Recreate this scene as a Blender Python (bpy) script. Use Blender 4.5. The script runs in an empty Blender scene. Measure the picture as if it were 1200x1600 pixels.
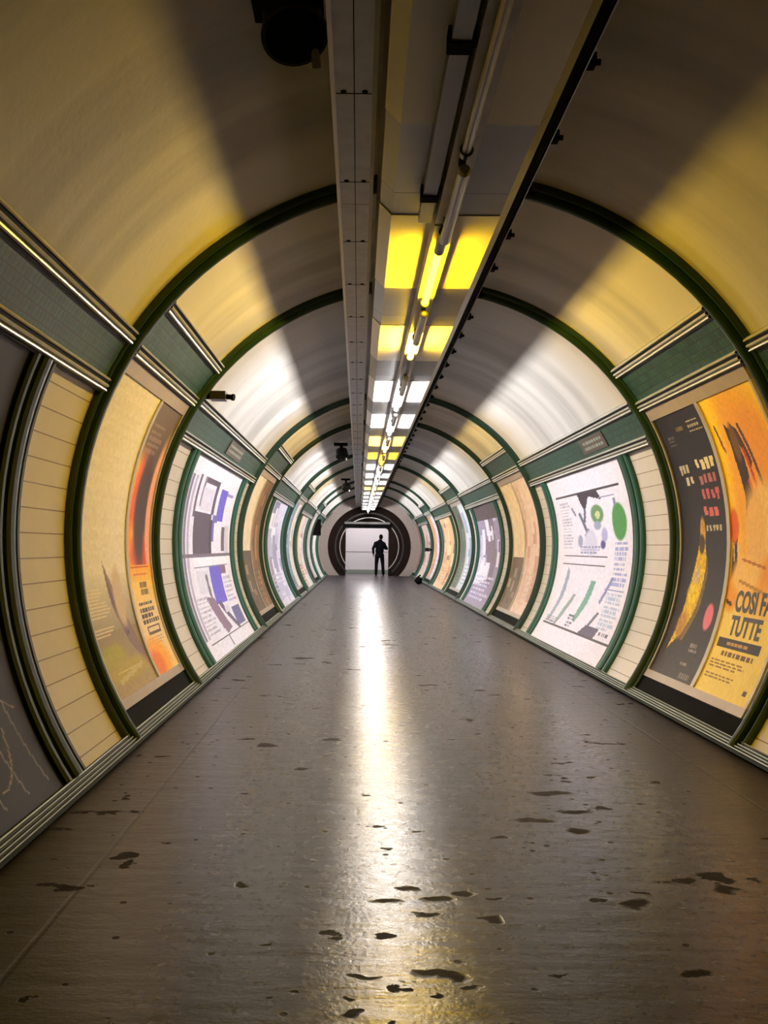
import bpy, bmesh, math, random
import numpy as np
from mathutils import Vector, Matrix
from mathutils.geometry import tessellate_polygon

random.seed(7)
SC = bpy.context.scene
COL = SC.collection
R_WALL = 2.20          # inner radius of the tunnel lining
CX, CZ = 0.47, 1.26    # tunnel axis
CAM_Z = 1.20
FPX = 1500.0
Y_END = 41.5
FLOOR_DEG = -math.degrees(math.asin(CZ / R_WALL))   # angle at which the lining meets the floor
RAD = math.radians

# ------------------------------------------------------------------ helpers
def srgb(r, g, b):
    def f(c):
        c /= 255.0
        return c / 12.92 if c <= 0.04045 else ((c + 0.055) / 1.055) ** 2.4
    return (f(r), f(g), f(b), 1.0)

SQ = 0.985             # the crown is a little flatter than a true circle
def cz(r, t):
    s_ = math.sin(t)
    return CZ + r * s_ * (SQ if s_ > 0 else 1.0)

def vault_z(x, r=R_WALL):
    return CZ + SQ * math.sqrt(r * r - (x - CX) ** 2)

def P(side, deg, y, r):
    """point on the tunnel; side -1 left wall, +1 right wall; deg is elevation seen from the axis"""
    return (CX + side * r * math.cos(RAD(deg)), y, cz(r, RAD(deg)))

def mesh_obj(name, verts, faces, mats, parent=None, fm=None, smooth=False, recalc=True):
    me = bpy.data.meshes.new(name)
    me.from_pydata([tuple(v) for v in verts], [], faces)
    for m in (mats if isinstance(mats, (list, tuple)) else [mats]):
        me.materials.append(m)
    if fm is not None:
        me.polygons.foreach_set('material_index', fm)
    if recalc:
        bm = bmesh.new(); bm.from_mesh(me)
        bmesh.ops.recalc_face_normals(bm, faces=bm.faces)
        bm.to_mesh(me); bm.free()
    if smooth:
        me.polygons.foreach_set('use_smooth', [True] * len(me.polygons))
    o = bpy.data.objects.new(name, me)
    COL.objects.link(o)
    if parent is not None:
        o.parent = parent
        if parent.type == 'EMPTY' or True:
            o.matrix_parent_inverse = Matrix.Translation(-Vector(parent.location))
    return o

def tag(o, label, cat, group=None, kind=None):
    o['label'] = label; o['category'] = cat
    if group: o['group'] = group
    if kind: o['kind'] = kind
    return o

def empty(name, loc, label, cat, group=None):
    o = bpy.data.objects.new(name, None)
    o.location = loc; o.empty_display_size = 0.1
    COL.objects.link(o)
    return tag(o, label, cat, group)

class MB:
    """collects solid pieces for ONE mesh"""
    def __init__(self): self.v = []; self.f = []; self.m = []
    def add(self, vs, fs, mi=0):
        b = len(self.v); self.v += [tuple(v) for v in vs]
        self.f += [tuple(b + i for i in f) for f in fs]; self.m += [mi] * len(fs)
        return self
    def box(self, x0, x1, y0, y1, z0, z1, mi=0):
        vs = [(x, y, z) for x in (x0, x1) for y in (y0, y1) for z in (z0, z1)]
        return self.add(vs, [(0, 1, 3, 2), (4, 6, 7, 5), (0, 4, 5, 1), (2, 3, 7, 6), (0, 2, 6, 4), (1, 5, 7, 3)], mi)
    def prism_y(self, prof, y0, y1, mi=0, mis=None):
        n = len(prof)
        vs = [(x, y0, z) for x, z in prof] + [(x, y1, z) for x, z in prof]
        for i in range(n):
            j = (i + 1) % n
            self.add([vs[i], vs[j], vs[n + j], vs[n + i]], [(0, 1, 2, 3)], mis[i] if mis else mi)
        self.add(vs[:n], [tuple(range(n))], mi); self.add(vs[n:], [tuple(reversed(range(n)))], mi)
        return self
    def tube(self, a, b, r0, r1=None, n=14, mi=0, round_ends=False):
        r1 = r0 if r1 is None else r1
        a, b = Vector(a), Vector(b); d = (b - a).normalized()
        u = d.orthogonal().normalized(); w = d.cross(u)
        rings = [(a, r0), (b, r1)]
        if round_ends:
            rings = [(a - d * r0 * .95, r0 * .3), (a - d * r0 * .7, r0 * .72), (a, r0), (b, r1), (b + d * r1 * .7, r1 * .72), (b + d * r1 * .95, r1 * .3)]
        vs = []
        for c, r in rings:
            for k in range(n):
                t = 2 * math.pi * k / n
                vs.append(c + u * (r * math.cos(t)) + w * (r * math.sin(t)))
        fs = []
        for q in range(len(rings) - 1):
            for k in range(n):
                fs.append((q * n + k, q * n + (k + 1) % n, (q + 1) * n + (k + 1) % n, (q + 1) * n + k))
        fs.append(tuple(reversed(range(n)))); fs.append(tuple((len(rings) - 1) * n + k for k in range(n)))
        return self.add(vs, fs, mi)
    def ball(self, c, rx, ry=None, rz=None, n=16, m=10, mi=0):
        ry = ry or rx; rz = rz or rx; c = Vector(c)
        vs = [c + Vector((0, 0, rz))]
        for i in range(1, m):
            t = math.pi * i / m
            for k in range(n):
                p = 2 * math.pi * k / n
                vs.append(c + Vector((rx * math.sin(t) * math.cos(p), ry * math.sin(t) * math.sin(p), rz * math.cos(t))))
        vs.append(c - Vector((0, 0, rz)))
        fs = [(0, 1 + k, 1 + (k + 1) % n) for k in range(n)]
        for i in range(m - 2):
            for k in range(n):
                a = 1 + i * n + k; b = 1 + i * n + (k + 1) % n
                fs.append((a, a + n, b + n, b))
        L = len(vs) - 1; q = 1 + (m - 2) * n
        fs += [(L, q + (k + 1) % n, q + k) for k in range(n)]
        return self.add(vs, fs, mi)
    def arc_slab(self, side, y0, y1, d0, d1, r_out, r_in, mi=0, n=None):
        n = n or max(2, int(abs(d1 - d0) / 3))
        vs = []
        for i in range(n + 1):
            d = d0 + (d1 - d0) * i / n
            vs += [P(side, d, y0, r_out), P(side, d, y1, r_out), P(side, d, y1, r_in), P(side, d, y0, r_in)]
        fs = [(0, 1, 2, 3), (4 * n, 4 * n + 3, 4 * n + 2, 4 * n + 1)]
        for i in range(n):
            a = 4 * i
            for k in range(4):
                fs.append((a + k, a + (k + 1) % 4, a + 4 + (k + 1) % 4, a + 4 + k))
        return self.add(vs, fs, mi)
    def sweep(self, yc, prof, phi0, phi1, n, mis=None, base=R_WALL):
        """profile (dy, depth towards the axis) swept round the tunnel from angle phi0 to phi1"""
        m = len(prof); b = len(self.v)
        for i in range(n + 1):
            t = RAD(phi0 + (phi1 - phi0) * i / n)
            for dy, dr in prof:
                r = base - dr
                self.v.append((CX + r * math.cos(t), yc + dy, cz(r, t)))
        for i in range(n):
            for k in range(m):
                k2 = (k + 1) % m
                self.f.append((b + i * m + k, b + i * m + k2, b + (i + 1) * m + k2, b + (i + 1) * m + k))
                self.m.append(mis[k] if mis else 0)
        self.f.append(tuple(b + k for k in range(m))); self.m.append(0)
        self.f.append(tuple(b + n * m + k for k in reversed(range(m)))); self.m.append(0)
        return self
    def strip(self, side, y0, y1, deg0, prof, mis=None):
        """profile (height along the lining in metres from deg0, depth) run along the tunnel from y0 to y1"""
        pr = [P(side, deg0 + math.degrees(s / R_WALL), 0, R_WALL - d) for s, d in prof]
        return self.prism_y([(p[0], p[2]) for p in pr], y0, y1, 0, mis)
    def build(self, name, mats, parent=None, smooth=False):
        return mesh_obj(name, self.v, self.f, mats, parent, self.m, smooth)

# ------------------------------------------------------------------ materials
def mat(name, col, rough=0.5, metal=0.0, spec=0.5, noise=0.0, nscale=6.0, bump=0.0, coat=0.0):
    m = bpy.data.materials.new(name); m.use_nodes = True
    nt = m.node_tree; b = nt.nodes['Principled BSDF']
    b.inputs['Roughness'].default_value = rough; b.inputs['Metallic'].default_value = metal
    b.inputs['Specular IOR Level'].default_value = spec; b.inputs['Coat Weight'].default_value = coat
    b.inputs['Base Color'].default_value = col
    if noise or bump:
        tc = nt.nodes.new('ShaderNodeTexCoord'); nz = nt.nodes.new('ShaderNodeTexNoise')
        nz.inputs['Scale'].default_value = nscale; nz.inputs['Detail'].default_value = 6
        nt.links.new(tc.outputs['Object'], nz.inputs['Vector'])
        if noise:
            mx = nt.nodes.new('ShaderNodeMix'); mx.data_type = 'RGBA'
            mx.inputs['A'].default_value = tuple(c * (1 - noise) for c in col[:3]) + (1,)
            mx.inputs['B'].default_value = tuple(min(1, c * (1 + noise)) for c in col[:3]) + (1,)
            nt.links.new(nz.outputs['Fac'], mx.inputs['Factor']); nt.links.new(mx.outputs['Result'], b.inputs['Base Color'])
        if bump:
            bp = nt.nodes.new('ShaderNodeBump'); bp.inputs['Strength'].default_value = bump; bp.inputs['Distance'].default_value = 0.01
            nt.links.new(nz.outputs['Fac'], bp.inputs['Height']); nt.links.new(bp.outputs['Normal'], b.inputs['Normal'])
    return m

def emit(name, col, s):
    m = bpy.data.materials.new(name); m.use_nodes = True
    nt = m.node_tree; nt.nodes.clear()
    e = nt.nodes.new('ShaderNodeEmission'); o = nt.nodes.new('ShaderNodeOutputMaterial')
    e.inputs['Color'].default_value = col; e.inputs['Strength'].default_value = s
    nt.links.new(e.outputs[0], o.inputs['Surface'])
    return m

def tile_mat(name, c1, c2, mortar, w, h, gap, rough, offset=0.5, bump=0.3, spec=0.5):
    m = bpy.data.materials.new(name); m.use_nodes = True
    nt = m.node_tree; b = nt.nodes['Principled BSDF']
    uv = nt.nodes.new('ShaderNodeUVMap'); uv.uv_map = 'UVMap'
    br = nt.nodes.new('ShaderNodeTexBrick')
    br.offset = offset
    br.inputs['Color1'].default_value = c1; br.inputs['Color2'].default_value = c2; br.inputs['Mortar'].default_value = mortar
    br.inputs['Scale'].default_value = 1.0; br.inputs['Mortar Size'].default_value = gap
    br.inputs['Brick Width'].default_value = w; br.inputs['Row Height'].default_value = h
    br.inputs['Mortar Smooth'].default_value = 0.1
    nt.links.new(uv.outputs[0], br.inputs['Vector'])
    nz = nt.nodes.new('ShaderNodeTexNoise'); nz.inputs['Scale'].default_value = 7; nz.inputs['Detail'].default_value = 6
    nt.links.new(uv.outputs[0], nz.inputs['Vector'])
    mx = nt.nodes.new('ShaderNodeMix'); mx.data_type = 'RGBA'; mx.blend_type = 'MULTIPLY'; mx.inputs['Factor'].default_value = 0.35
    nt.links.new(br.outputs['Color'], mx.inputs['A']); nt.links.new(nz.outputs['Color'], mx.inputs['B'])
    rg = nt.nodes.new('ShaderNodeMapRange'); rg.inputs['To Min'].default_value = 0.7; rg.inputs['To Max'].default_value = 1.15
    nt.links.new(nz.outputs['Fac'], rg.inputs['Value']); nt.links.new(rg.outputs[0], mx.inputs['B'])
    nt.links.new(mx.outputs['Result'], b.inputs['Base Color'])
    b.inputs['Roughness'].default_value = rough; b.inputs['Specular IOR Level'].default_value = spec
    bp = nt.nodes.new('ShaderNodeBump'); bp.inputs['Strength'].default_value = bump; bp.inputs['Distance'].default_value = 0.004; bp.invert = True
    nt.links.new(br.outputs['Fac'], bp.inputs['Height']); nt.links.new(bp.outputs['Normal'], b.inputs['Normal'])
    return m

M = {}
M['green'] = mat('green_enamel', (0.011, 0.036, 0.020, 1), 0.30, noise=0.3, nscale=9)
M['teal'] = mat('teal_enamel', (0.012, 0.085, 0.058, 1), 0.32, noise=0.25, nscale=9)
M['dark_groove'] = mat('dark_groove', (0.010, 0.013, 0.011, 1), 0.5)
M['ridge'] = mat('ridge_metal', (0.62, 0.62, 0.58, 1), 0.32, metal=0.55, noise=0.25, nscale=14)
M['skirt_green'] = mat('skirting_green', (0.012, 0.022, 0.016, 1), 0.6, spec=0.15)
M['skirt_ridge'] = mat('skirting_ridge', (0.30, 0.34, 0.30, 1), 0.35, metal=0.4, noise=0.3, nscale=10)
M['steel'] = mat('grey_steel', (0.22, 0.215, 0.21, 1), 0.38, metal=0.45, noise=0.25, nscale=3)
M['galv'] = mat('galvanised_steel', (0.52, 0.51, 0.52, 1), 0.4, metal=0.1, noise=0.3, nscale=10)
M['lip'] = mat('bright_lip', (0.85, 0.85, 0.84, 1), 0.35)
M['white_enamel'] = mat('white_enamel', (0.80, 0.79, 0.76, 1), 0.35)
M['black'] = mat('black_paint', (0.005, 0.005, 0.005, 1), 0.85, spec=0.06)
M['dark_plastic'] = mat('dark_plastic', (0.02, 0.019, 0.024, 1), 0.4)
M['tube_glass'] = mat('dull_tube', (0.36, 0.35, 0.31, 1), 0.22)
M['frame_grey'] = mat('poster_frame_grey', (0.42, 0.36, 0.33, 1), 0.35, metal=0.2, noise=0.15, nscale=8)
M['frame_line'] = mat('poster_frame_edge', (0.60, 0.55, 0.45, 1), 0.3, metal=0.5)
M['ink'] = mat('dark_ink', srgb(38, 28, 18), 0.45)
M['cream_ink'] = mat('cream_ink', srgb(225, 195, 120), 0.45)
M['lamp_white'] = emit('lamp_white', (1.0, 0.955, 0.945, 1), 350.0)
M['lamp_yellow'] = emit('lamp_yellow', (1.0, 0.58, 0.003, 1), 125.0)
M['lamp_gold'] = emit('lamp_gold', (1.0, 0.61, 0.035, 1), 500.0)
M['lamp_amber'] = emit('lamp_amber', (1.0, 0.64, 0.10, 1), 260.0)
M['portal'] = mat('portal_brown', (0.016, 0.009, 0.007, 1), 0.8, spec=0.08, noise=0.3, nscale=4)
M['cross_wall'] = mat('pale_wall', (0.80, 0.76, 0.77, 1), 0.5)
M['base_grey'] = mat('grey_green_base', (0.26, 0.30, 0.24, 1), 0.5)
M['wall_tile'] = tile_mat('cream_wall_tiles', (0.70, 0.66, 0.60, 1), (0.66, 0.62, 0.56, 1), (0.16, 0.11, 0.06, 1), 60.0, 0.134, 0.0035, 0.28, 0.0)
M['frieze'] = tile_mat('green_frieze_tiles', (0.008, 0.045, 0.028, 1), (0.022, 0.085, 0.055, 1), (0.004, 0.018, 0.012, 1), 0.05, 0.062, 0.005, 0.42, 0.5, spec=0.22)
M['skin'] = mat('skin', srgb(160, 115, 90), 0.5)
M['jacket'] = mat('black_jacket', (0.006, 0.006, 0.010, 1), 0.9, spec=0.1)
M['trouser'] = mat('black_trousers', (0.005, 0.005, 0.007, 1), 0.9, spec=0.1)
M['hair'] = mat('black_hair', (0.006, 0.005, 0.005, 1), 0.8, spec=0.1)
M['plaque'] = mat('brown_plaque', (0.06, 0.045, 0.03, 1), 0.4, noise=0.4, nscale=20)

def vault_mat():
    m = bpy.data.materials.new('vault_plaster'); m.use_nodes = True
    nt = m.node_tree; b = nt.nodes['Principled BSDF']
    tc = nt.nodes.new('ShaderNodeTexCoord'); mp = nt.nodes.new('ShaderNodeMapping')
    mp.inputs['Scale'].default_value = (0.22, 1.9, 0.22)
    n1 = nt.nodes.new('ShaderNodeTexNoise'); n1.inputs['Scale'].default_value = 1.0; n1.inputs['Detail'].default_value = 5
    nt.links.new(tc.outputs['Object'], mp.inputs['Vector']); nt.links.new(mp.outputs[0], n1.inputs['Vector'])
    cr = nt.nodes.new('ShaderNodeValToRGB')
    e = cr.color_ramp.elements
    e[0].position = 0.36; e[0].color = (0.37, 0.365, 0.345, 1); e[1].position = 0.56; e[1].color = (0.56, 0.55, 0.525, 1)
    nt.links.new(n1.outputs['Fac'], cr.inputs['Fac']); nt.links.new(cr.outputs[0], b.inputs['Base Color'])
    n2 = nt.nodes.new('ShaderNodeTexNoise'); n2.inputs['Scale'].default_value = 25; n2.inputs['Detail'].default_value = 3
    nt.links.new(tc.outputs['Object'], n2.inputs['Vector'])
    bp = nt.nodes.new('ShaderNodeBump'); bp.inputs['Strength'].default_value = 0.12; bp.inputs['Distance'].default_value = 0.01
    nt.links.new(n2.outputs['Fac'], bp.inputs['Height']); nt.links.new(bp.outputs['Normal'], b.inputs['Normal'])
    b.inputs['Roughness'].default_value = 0.5
    return m
M['vault'] = vault_mat()

def floor_mat():
    m = bpy.data.materials.new('worn_polished_floor'); m.use_nodes = True
    nt = m.node_tree; N = nt.nodes; L = nt.links; b = N['Principled BSDF']
    tc = N.new('ShaderNodeTexCoord')
    def noise(scale, sc=(1, 1, 1), detail=6, rough=0.55):
        mp = N.new('ShaderNodeMapping'); mp.inputs['Scale'].default_value = sc
        n = N.new('ShaderNodeTexNoise'); n.inputs['Scale'].default_value = scale; n.inputs['Detail'].default_value = detail
        n.inputs['Roughness'].default_value = rough
        L.new(tc.outputs['Object'], mp.inputs['Vector']); L.new(mp.outputs[0], n.inputs['Vector'])
        return n
    def ramp(src, p0, c0, p1, c1):
        r = N.new('ShaderNodeValToRGB'); e = r.color_ramp.elements
        e[0].position = p0; e[0].color = c0; e[1].position = p1; e[1].color = c1
        L.new(src, r.inputs['Fac']); return r
    def math_(op, a, bb):
        n = N.new('ShaderNodeMath'); n.operation = op
        for i, s in enumerate((a, bb)):
            if isinstance(s, (int, float)): n.inputs[i].default_value = s
            else: L.new(s, n.inputs[i])
        return n.outputs[0]
    n1 = noise(3.0); n2 = noise(22.0, (1, 1, 1), 4)
    base = ramp(n1.outputs['Fac'], 0.3, (0.016, 0.0115, 0.015, 1), 0.72, (0.036, 0.028, 0.034, 1))
    # flaked patches of the coating
    n3 = noise(4.2, (1.0, 1.25, 1), 5, 0.5)
    n3b = noise(1.1, (1, 0.6, 1), 2)
    patch = math_('ADD', n3.outputs['Fac'], math_('MULTIPLY', math_('SUBTRACT', n3b.outputs['Fac'], 0.5), 0.45))
    pm = ramp(patch, 0.672, (0, 0, 0, 1), 0.682, (1, 1, 1, 1))
    sp = N.new('ShaderNodeTexVoronoi'); sp.inputs['Scale'].default_value = 7.0
    L.new(tc.outputs['Object'], sp.inputs['Vector'])
    spm = ramp(sp.outputs['Distance'], 0.075, (1, 1, 1, 1), 0.10, (0, 0, 0, 1))
    hole = math_('MAXIMUM', pm.outputs[0], math_('MULTIPLY', spm.outputs[0], 0.8))
    # larger chipped places in the coating
    def vmath(op, a, bb):
        n = N.new('ShaderNodeVectorMath'); n.operation = op
        L.new(a, n.inputs[0])
        if isinstance(bb, tuple): n.inputs[1].default_value = bb
        else: L.new(bb, n.inputs[1])
        return n.outputs[0]
    nw = noise(7.0, (1, 1, 1), 3)
    warp = vmath('MULTIPLY', vmath('SUBTRACT', nw.outputs['Color'], (.5, .5, .5)), (.16, .16, 0))
    wp = vmath('ADD', tc.outputs['Object'], warp)
    for cx_, cy_, rx_, ry_ in ((.252, 2.70, .085, .035), (.03, 2.70, .05, .018), (.335, 2.64, .03, .016), (.22, 2.60, .025, .014), (.012, 2.47, .035, .024), (-.02, 2.55, .03, .012),
                               (.12, 3.25, .06, .03), (.29, 3.28, .06, .03), (.385, 3.35, .05, .03), (.24, 3.16, .05, .02), (.44, 3.12, .05, .025), (.20, 3.39, .05, .03), (.48, 3.3, .03, .02),
                               (.963, 3.26, .06, .04), (1.32, 3.40, .05, .04), (.98, 2.72, .05, .03), (-.4, 3.4, .03, .02), (-.28, 2.9, .03, .015), (.95, 4.1, .06, .05), (1.0, 4.4, .1, .05), (.8, 4.25, .1, .04), (.95, 4.75, .12, .05), (.62, 4.0, .05, .03)):
        d_ = vmath('MULTIPLY', vmath('SUBTRACT', wp, (cx_, cy_, 0)), (1 / rx_, 1 / ry_, 0))
        ln = N.new('ShaderNodeVectorMath'); ln.operation = 'LENGTH'; L.new(d_, ln.inputs[0])
        sm = ramp(ln.outputs['Value'], .65, (1, 1, 1, 1), 1.0, (0, 0, 0, 1))
        hole = math_('MAXIMUM', hole, sm.outputs[0])
    mx = N.new('ShaderNodeMix'); mx.data_type = 'RGBA'; mx.inputs['B'].default_value = (0.017, 0.011, 0.010, 1)
    L.new(base.outputs[0], mx.inputs['A']); L.new(hole, mx.inputs['Factor'])
    # the joint that runs along each side, a hand's breadth from the wall
    sx = N.new('ShaderNodeSeparateXYZ'); L.new(tc.outputs['Object'], sx.inputs[0])
    ax = math_('ABSOLUTE', math_('SUBTRACT', sx.outputs['X'], CX), 0)
    wob = math_('MULTIPLY', n3b.outputs['Fac'], 0.03)
    dj = math_('ABSOLUTE', math_('SUBTRACT', math_('ADD', ax, wob), 1.45), 0)
    jm = ramp(dj, 0.004, (1, 1, 1, 1), 0.012, (0, 0, 0, 1))
    mx2 = N.new('ShaderNodeMix'); mx2.data_type = 'RGBA'; mx2.inputs['B'].default_value = (0.006, 0.004, 0.004, 1)
    L.new(mx.outputs['Result'], mx2.inputs['A']); L.new(math_('MULTIPLY', jm.outputs[0], 0.8), mx2.inputs['Factor'])
    L.new(mx2.outputs['Result'], b.inputs['Base Color'])
    # polish: worn shiny in the middle, duller along the walls
    edge = N.new('ShaderNodeMapRange'); edge.inputs['From Min'].default_value = 0.9; edge.inputs['From Max'].default_value = 1.75
    edge.inputs['To Min'].default_value = 0.0; edge.inputs['To Max'].default_value = 0.16
    L.new(ax, edge.inputs['Value'])
    rr = N.new('ShaderNodeMapRange'); rr.inputs['To Min'].default_value = 0.17; rr.inputs['To Max'].default_value = 0.35
    L.new(n2.outputs['Fac'], rr.inputs['Value'])
    rough = math_('ADD', math_('ADD', rr.outputs[0], edge.outputs[0]), math_('MULTIPLY', hole, 0.4))
    L.new(rough, b.inputs['Roughness'])
    L.new(math_('MULTIPLY', math_('SUBTRACT', 1.0, math_('MULTIPLY', hole, 0.7)), 0.42), b.inputs['Specular IOR Level'])
    b.inputs['IOR'].default_value = 1.45
    n4 = noise(9.0, (0.35, 1.2, 1), 5); n5 = noise(60.0, (1, 1, 1), 3)
    h = math_('ADD', math_('MULTIPLY', n4.outputs['Fac'], 1.0), math_('MULTIPLY', n5.outputs['Fac'], 0.22))
    h = math_('SUBTRACT', h, math_('MULTIPLY', hole, 0.55))
    h = math_('SUBTRACT', h, math_('MULTIPLY', jm.outputs[0], 0.3))
    bp = N.new('ShaderNodeBump'); bp.inputs['Strength'].default_value = 0.40; bp.inputs['Distance'].default_value = 0.012
    L.new(h, bp.inputs['Height']); L.new(bp.outputs['Normal'], b.inputs['Normal'])
    return m
M['floor'] = floor_mat()

def print_mat():
    m = bpy.data.materials.new('poster_print'); m.use_nodes = True
    nt = m.node_tree; b = nt.nodes['Principled BSDF']
    a = nt.nodes.new('ShaderNodeAttribute'); a.attribute_name = 'ink'
    nt.links.new(a.outputs['Color'], b.inputs['Base Color'])
    b.inputs['Roughness'].default_value = 0.45
    b.inputs['Specular IOR Level'].default_value = 0.18
    return m
M['print'] = print_mat()

def add_uv(o, fn):
    me = o.data; uv = me.uv_layers.new(name='UVMap')
    for lp in me.loops:
        uv.data[lp.index].uv = fn(me.vertices[lp.vertex_index].co)

def arc_uv(co):
    return (co.y, R_WALL * (math.atan2((co.z - CZ) / (SQ if co.z > CZ else 1), abs(co.x - CX)) - RAD(FLOOR_DEG)))

# ------------------------------------------------------------------ the setting
def struct(o, label, cat):
    o['kind'] = 'structure'; o['label'] = label; o['category'] = cat
    return o

Y0 = -2.5
YB = 48.0
fl = MB().box(-4.5, 5.5, Y0, YB, -0.15, 0.0).build('floor', M['floor'])
struct(fl, 'worn shiny brown floor running down the tunnel', 'floor')

def lining(name, a0, a1, n, m):
    """curved shell of the lining between angles a0..a1 (from the right horizontal), 12 cm thick"""
    mb = MB(); vs = []
    ys = [Y0 + (Y_END - Y0) * k / 22 for k in range(23)]
    for i in range(n + 1):
        t = RAD(a0 + (a1 - a0) * i / n)
        for y in ys:
            vs.append((CX + R_WALL * math.cos(t), y, cz(R_WALL, t)))
    m_ = len(ys); b = len(vs)
    for i in range(n + 1):
        t = RAD(a0 + (a1 - a0) * i / n)
        for y in (ys[0], ys[-1]):
            vs.append((CX + (R_WALL + .12) * math.cos(t), y, cz(R_WALL + .12, t)))
    fs = []
    for i in range(n):
        for k in range(m_ - 1):
            fs.append((i * m_ + k, i * m_ + k + 1, (i + 1) * m_ + k + 1, (i + 1) * m_ + k))
        fs.append((b + 2 * i, b + 2 * i + 1, b + 2 * i + 3, b + 2 * i + 2))
    mb.add(vs, fs)
    o = mb.build(name, m, smooth=True)
    return o
SPLIT = 34.0
wr = lining('wall_right', FLOOR_DEG - 1, SPLIT, 24, M['wall_tile']); add_uv(wr, arc_uv)
wl = lining('wall_left', 180 - SPLIT, 181 - FLOOR_DEG, 24, M['wall_tile']); add_uv(wl, arc_uv)
ce = lining('ceiling', SPLIT, 180 - SPLIT, 44, M['vault'])
struct(wr, 'curved cream tiled wall along the right of the tunnel', 'wall')
struct(wl, 'curved cream tiled wall along the left of the tunnel', 'wall')
struct(ce, 'rounded cream plaster ceiling vault of the tunnel', 'ceiling')
wb = MB().box(-2.2, 3.2, Y0 - .12, Y0, 0, 3.6).build('wall_back', M['vault'])
struct(wb, 'plain plaster wall closing the tunnel behind the viewpoint', 'wall')

RIBS = [0.1, 5.73, 8.00, 13.75, 16.55, 22.0, 25.0, 30.7, 33.7, 39.2]
ORD = ['nearest', 'first', 'second', 'third', 'fourth', 'fifth', 'sixth', 'seventh', 'eighth', 'ninth', 'tenth']
trim_n = [0]
def trim(mb, mats, label, cat, smooth=False):
    trim_n[0] += 1
    o = mb.build('trim_%d' % trim_n[0], mats, smooth=smooth)
    return struct(o, label, cat)

def bead(w, r0, r1, n=6):
    return [(-w * math.cos(math.pi * k / n), r0 + (r1 - r0) * math.sin(math.pi * k / n)) for k in range(n + 1)]

RIBP = [(-.092, -.02), (-.092, .030), (-.080, .040), (-.066, .040), (-.058, .022)] + bead(.048, .022, .076, 8) + [(.058, .022), (.066, .040), (.080, .040), (.092, .030), (.092, -.02)]
RIBM = [1 if abs(a[0]) in (.066, .058) else 0 for a in RIBP]
for i, y in enumerate(RIBS):
    mb = MB().sweep(y, RIBP, FLOOR_DEG + .4, 180 - FLOOR_DEG - .4, 72, RIBM)
    # bolted splice plates where the arch segments meet
    where = 'behind the viewpoint' if i == 0 else '%s arch from the viewpoint' % ORD[i]
    trim(mb, [M['green'], M['dark_groove']], 'dark green beaded arch rib spanning the tunnel, ' + where, 'arch rib')

# bays between the ribs: (y0, y1, wide?)
BAYS = []
for i in range(len(RIBS) - 1):
    BAYS.append((RIBS[i], RIBS[i + 1], i % 2 == 0))
BAYS.append((RIBS[-1], Y_END + .13, False))
SIDE = {-1: 'left', 1: 'right'}

MOLD = [(0, -.01), (0, .030), (.010, .034), (.014, .052), (.022, .062), (.030, .060), (.037, .046), (.041, .046), (.046, .058), (.055, .063), (.063, .056),
        (.067, .034), (.082, .034), (.085, .054), (.092, .060), (.100, .052), (.104, .030), (.104, -.01)]
def mold_m(p):
    out = []
    for k in range(len(p)):
        a, b = p[k], p[(k + 1) % len(p)]
        s = (a[0] + b[0]) / 2
        out.append(1 if (.012 < s < .037 or .044 < s < .064 or .084 < s < .103) and max(a[1], b[1]) > .04 else 0)
    return out
MOLDM = mold_m(MOLD)
SK_H = 0.115
SKP = [(s_ * .68, d_ * .8) for s_, d_ in [(-.02, -.02), (-.02, .062), (.004, .066), (.010, .078), (.020, .078), (.025, .062), (.034, .060), (.038, .072), (.047, .072), (.052, .054), (.062, .052),
       (.066, .062), (.076, .062), (.080, .044), (.094, .042), (.098, .050), (.108, .046), (.112, -.02)]]
SKM = [1 if k in (3, 7, 11, 15) else 0 for k in range(len(SKP))]

def bay_angles(wide):
    # lower moulding start, frieze, upper moulding start (degrees above the axis)
    return (23.0, 31.6) if wide else (30.6, 39.6)

for bi, (a, b, wide) in enumerate(BAYS):
    y0, y1 = a + .088, b - .088
    lo, up = bay_angles(wide)
    kind = 'wide' if wide else 'narrow'
    nth = ORD[bi // 2 + 1] if bi else 'first'
    for s in (-1, 1):
        w = 'on the %s wall of the %s %s bay' % (SIDE[s], nth, kind)
        mw = math.degrees(.104 / R_WALL)
        trim(MB().strip(s, y0, y1, lo, MOLD, MOLDM), [M['dark_groove'], M['ridge']], 'ridged grey moulding below the green frieze ' + w, 'moulding')
        trim(MB().strip(s, y0, y1, up, MOLD, MOLDM), [M['dark_groove'], M['ridge']], 'ridged grey moulding above the green frieze ' + w, 'moulding')
        o = trim(MB().arc_slab(s, y0, y1, lo + mw - .1, up + .1, R_WALL + .005, R_WALL - .025, n=4), M['frieze'], 'green tiled frieze band ' + w, 'frieze')
        add_uv(o, arc_uv)
        trim(MB().strip(s, a + .0, b, FLOOR_DEG, SKP, SKM), [M['skirt_green'], M['skirt_ridge']], 'ridged grey and green skirting ' + w, 'skirting')
        if not wide:
            trim(MB().arc_slab(s, y0, y1, FLOOR_DEG + 1.9, -29.8, R_WALL + .005, R_WALL - .012), M['black'], 'dark strip between skirting and posters ' + w, 'skirting')

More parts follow.
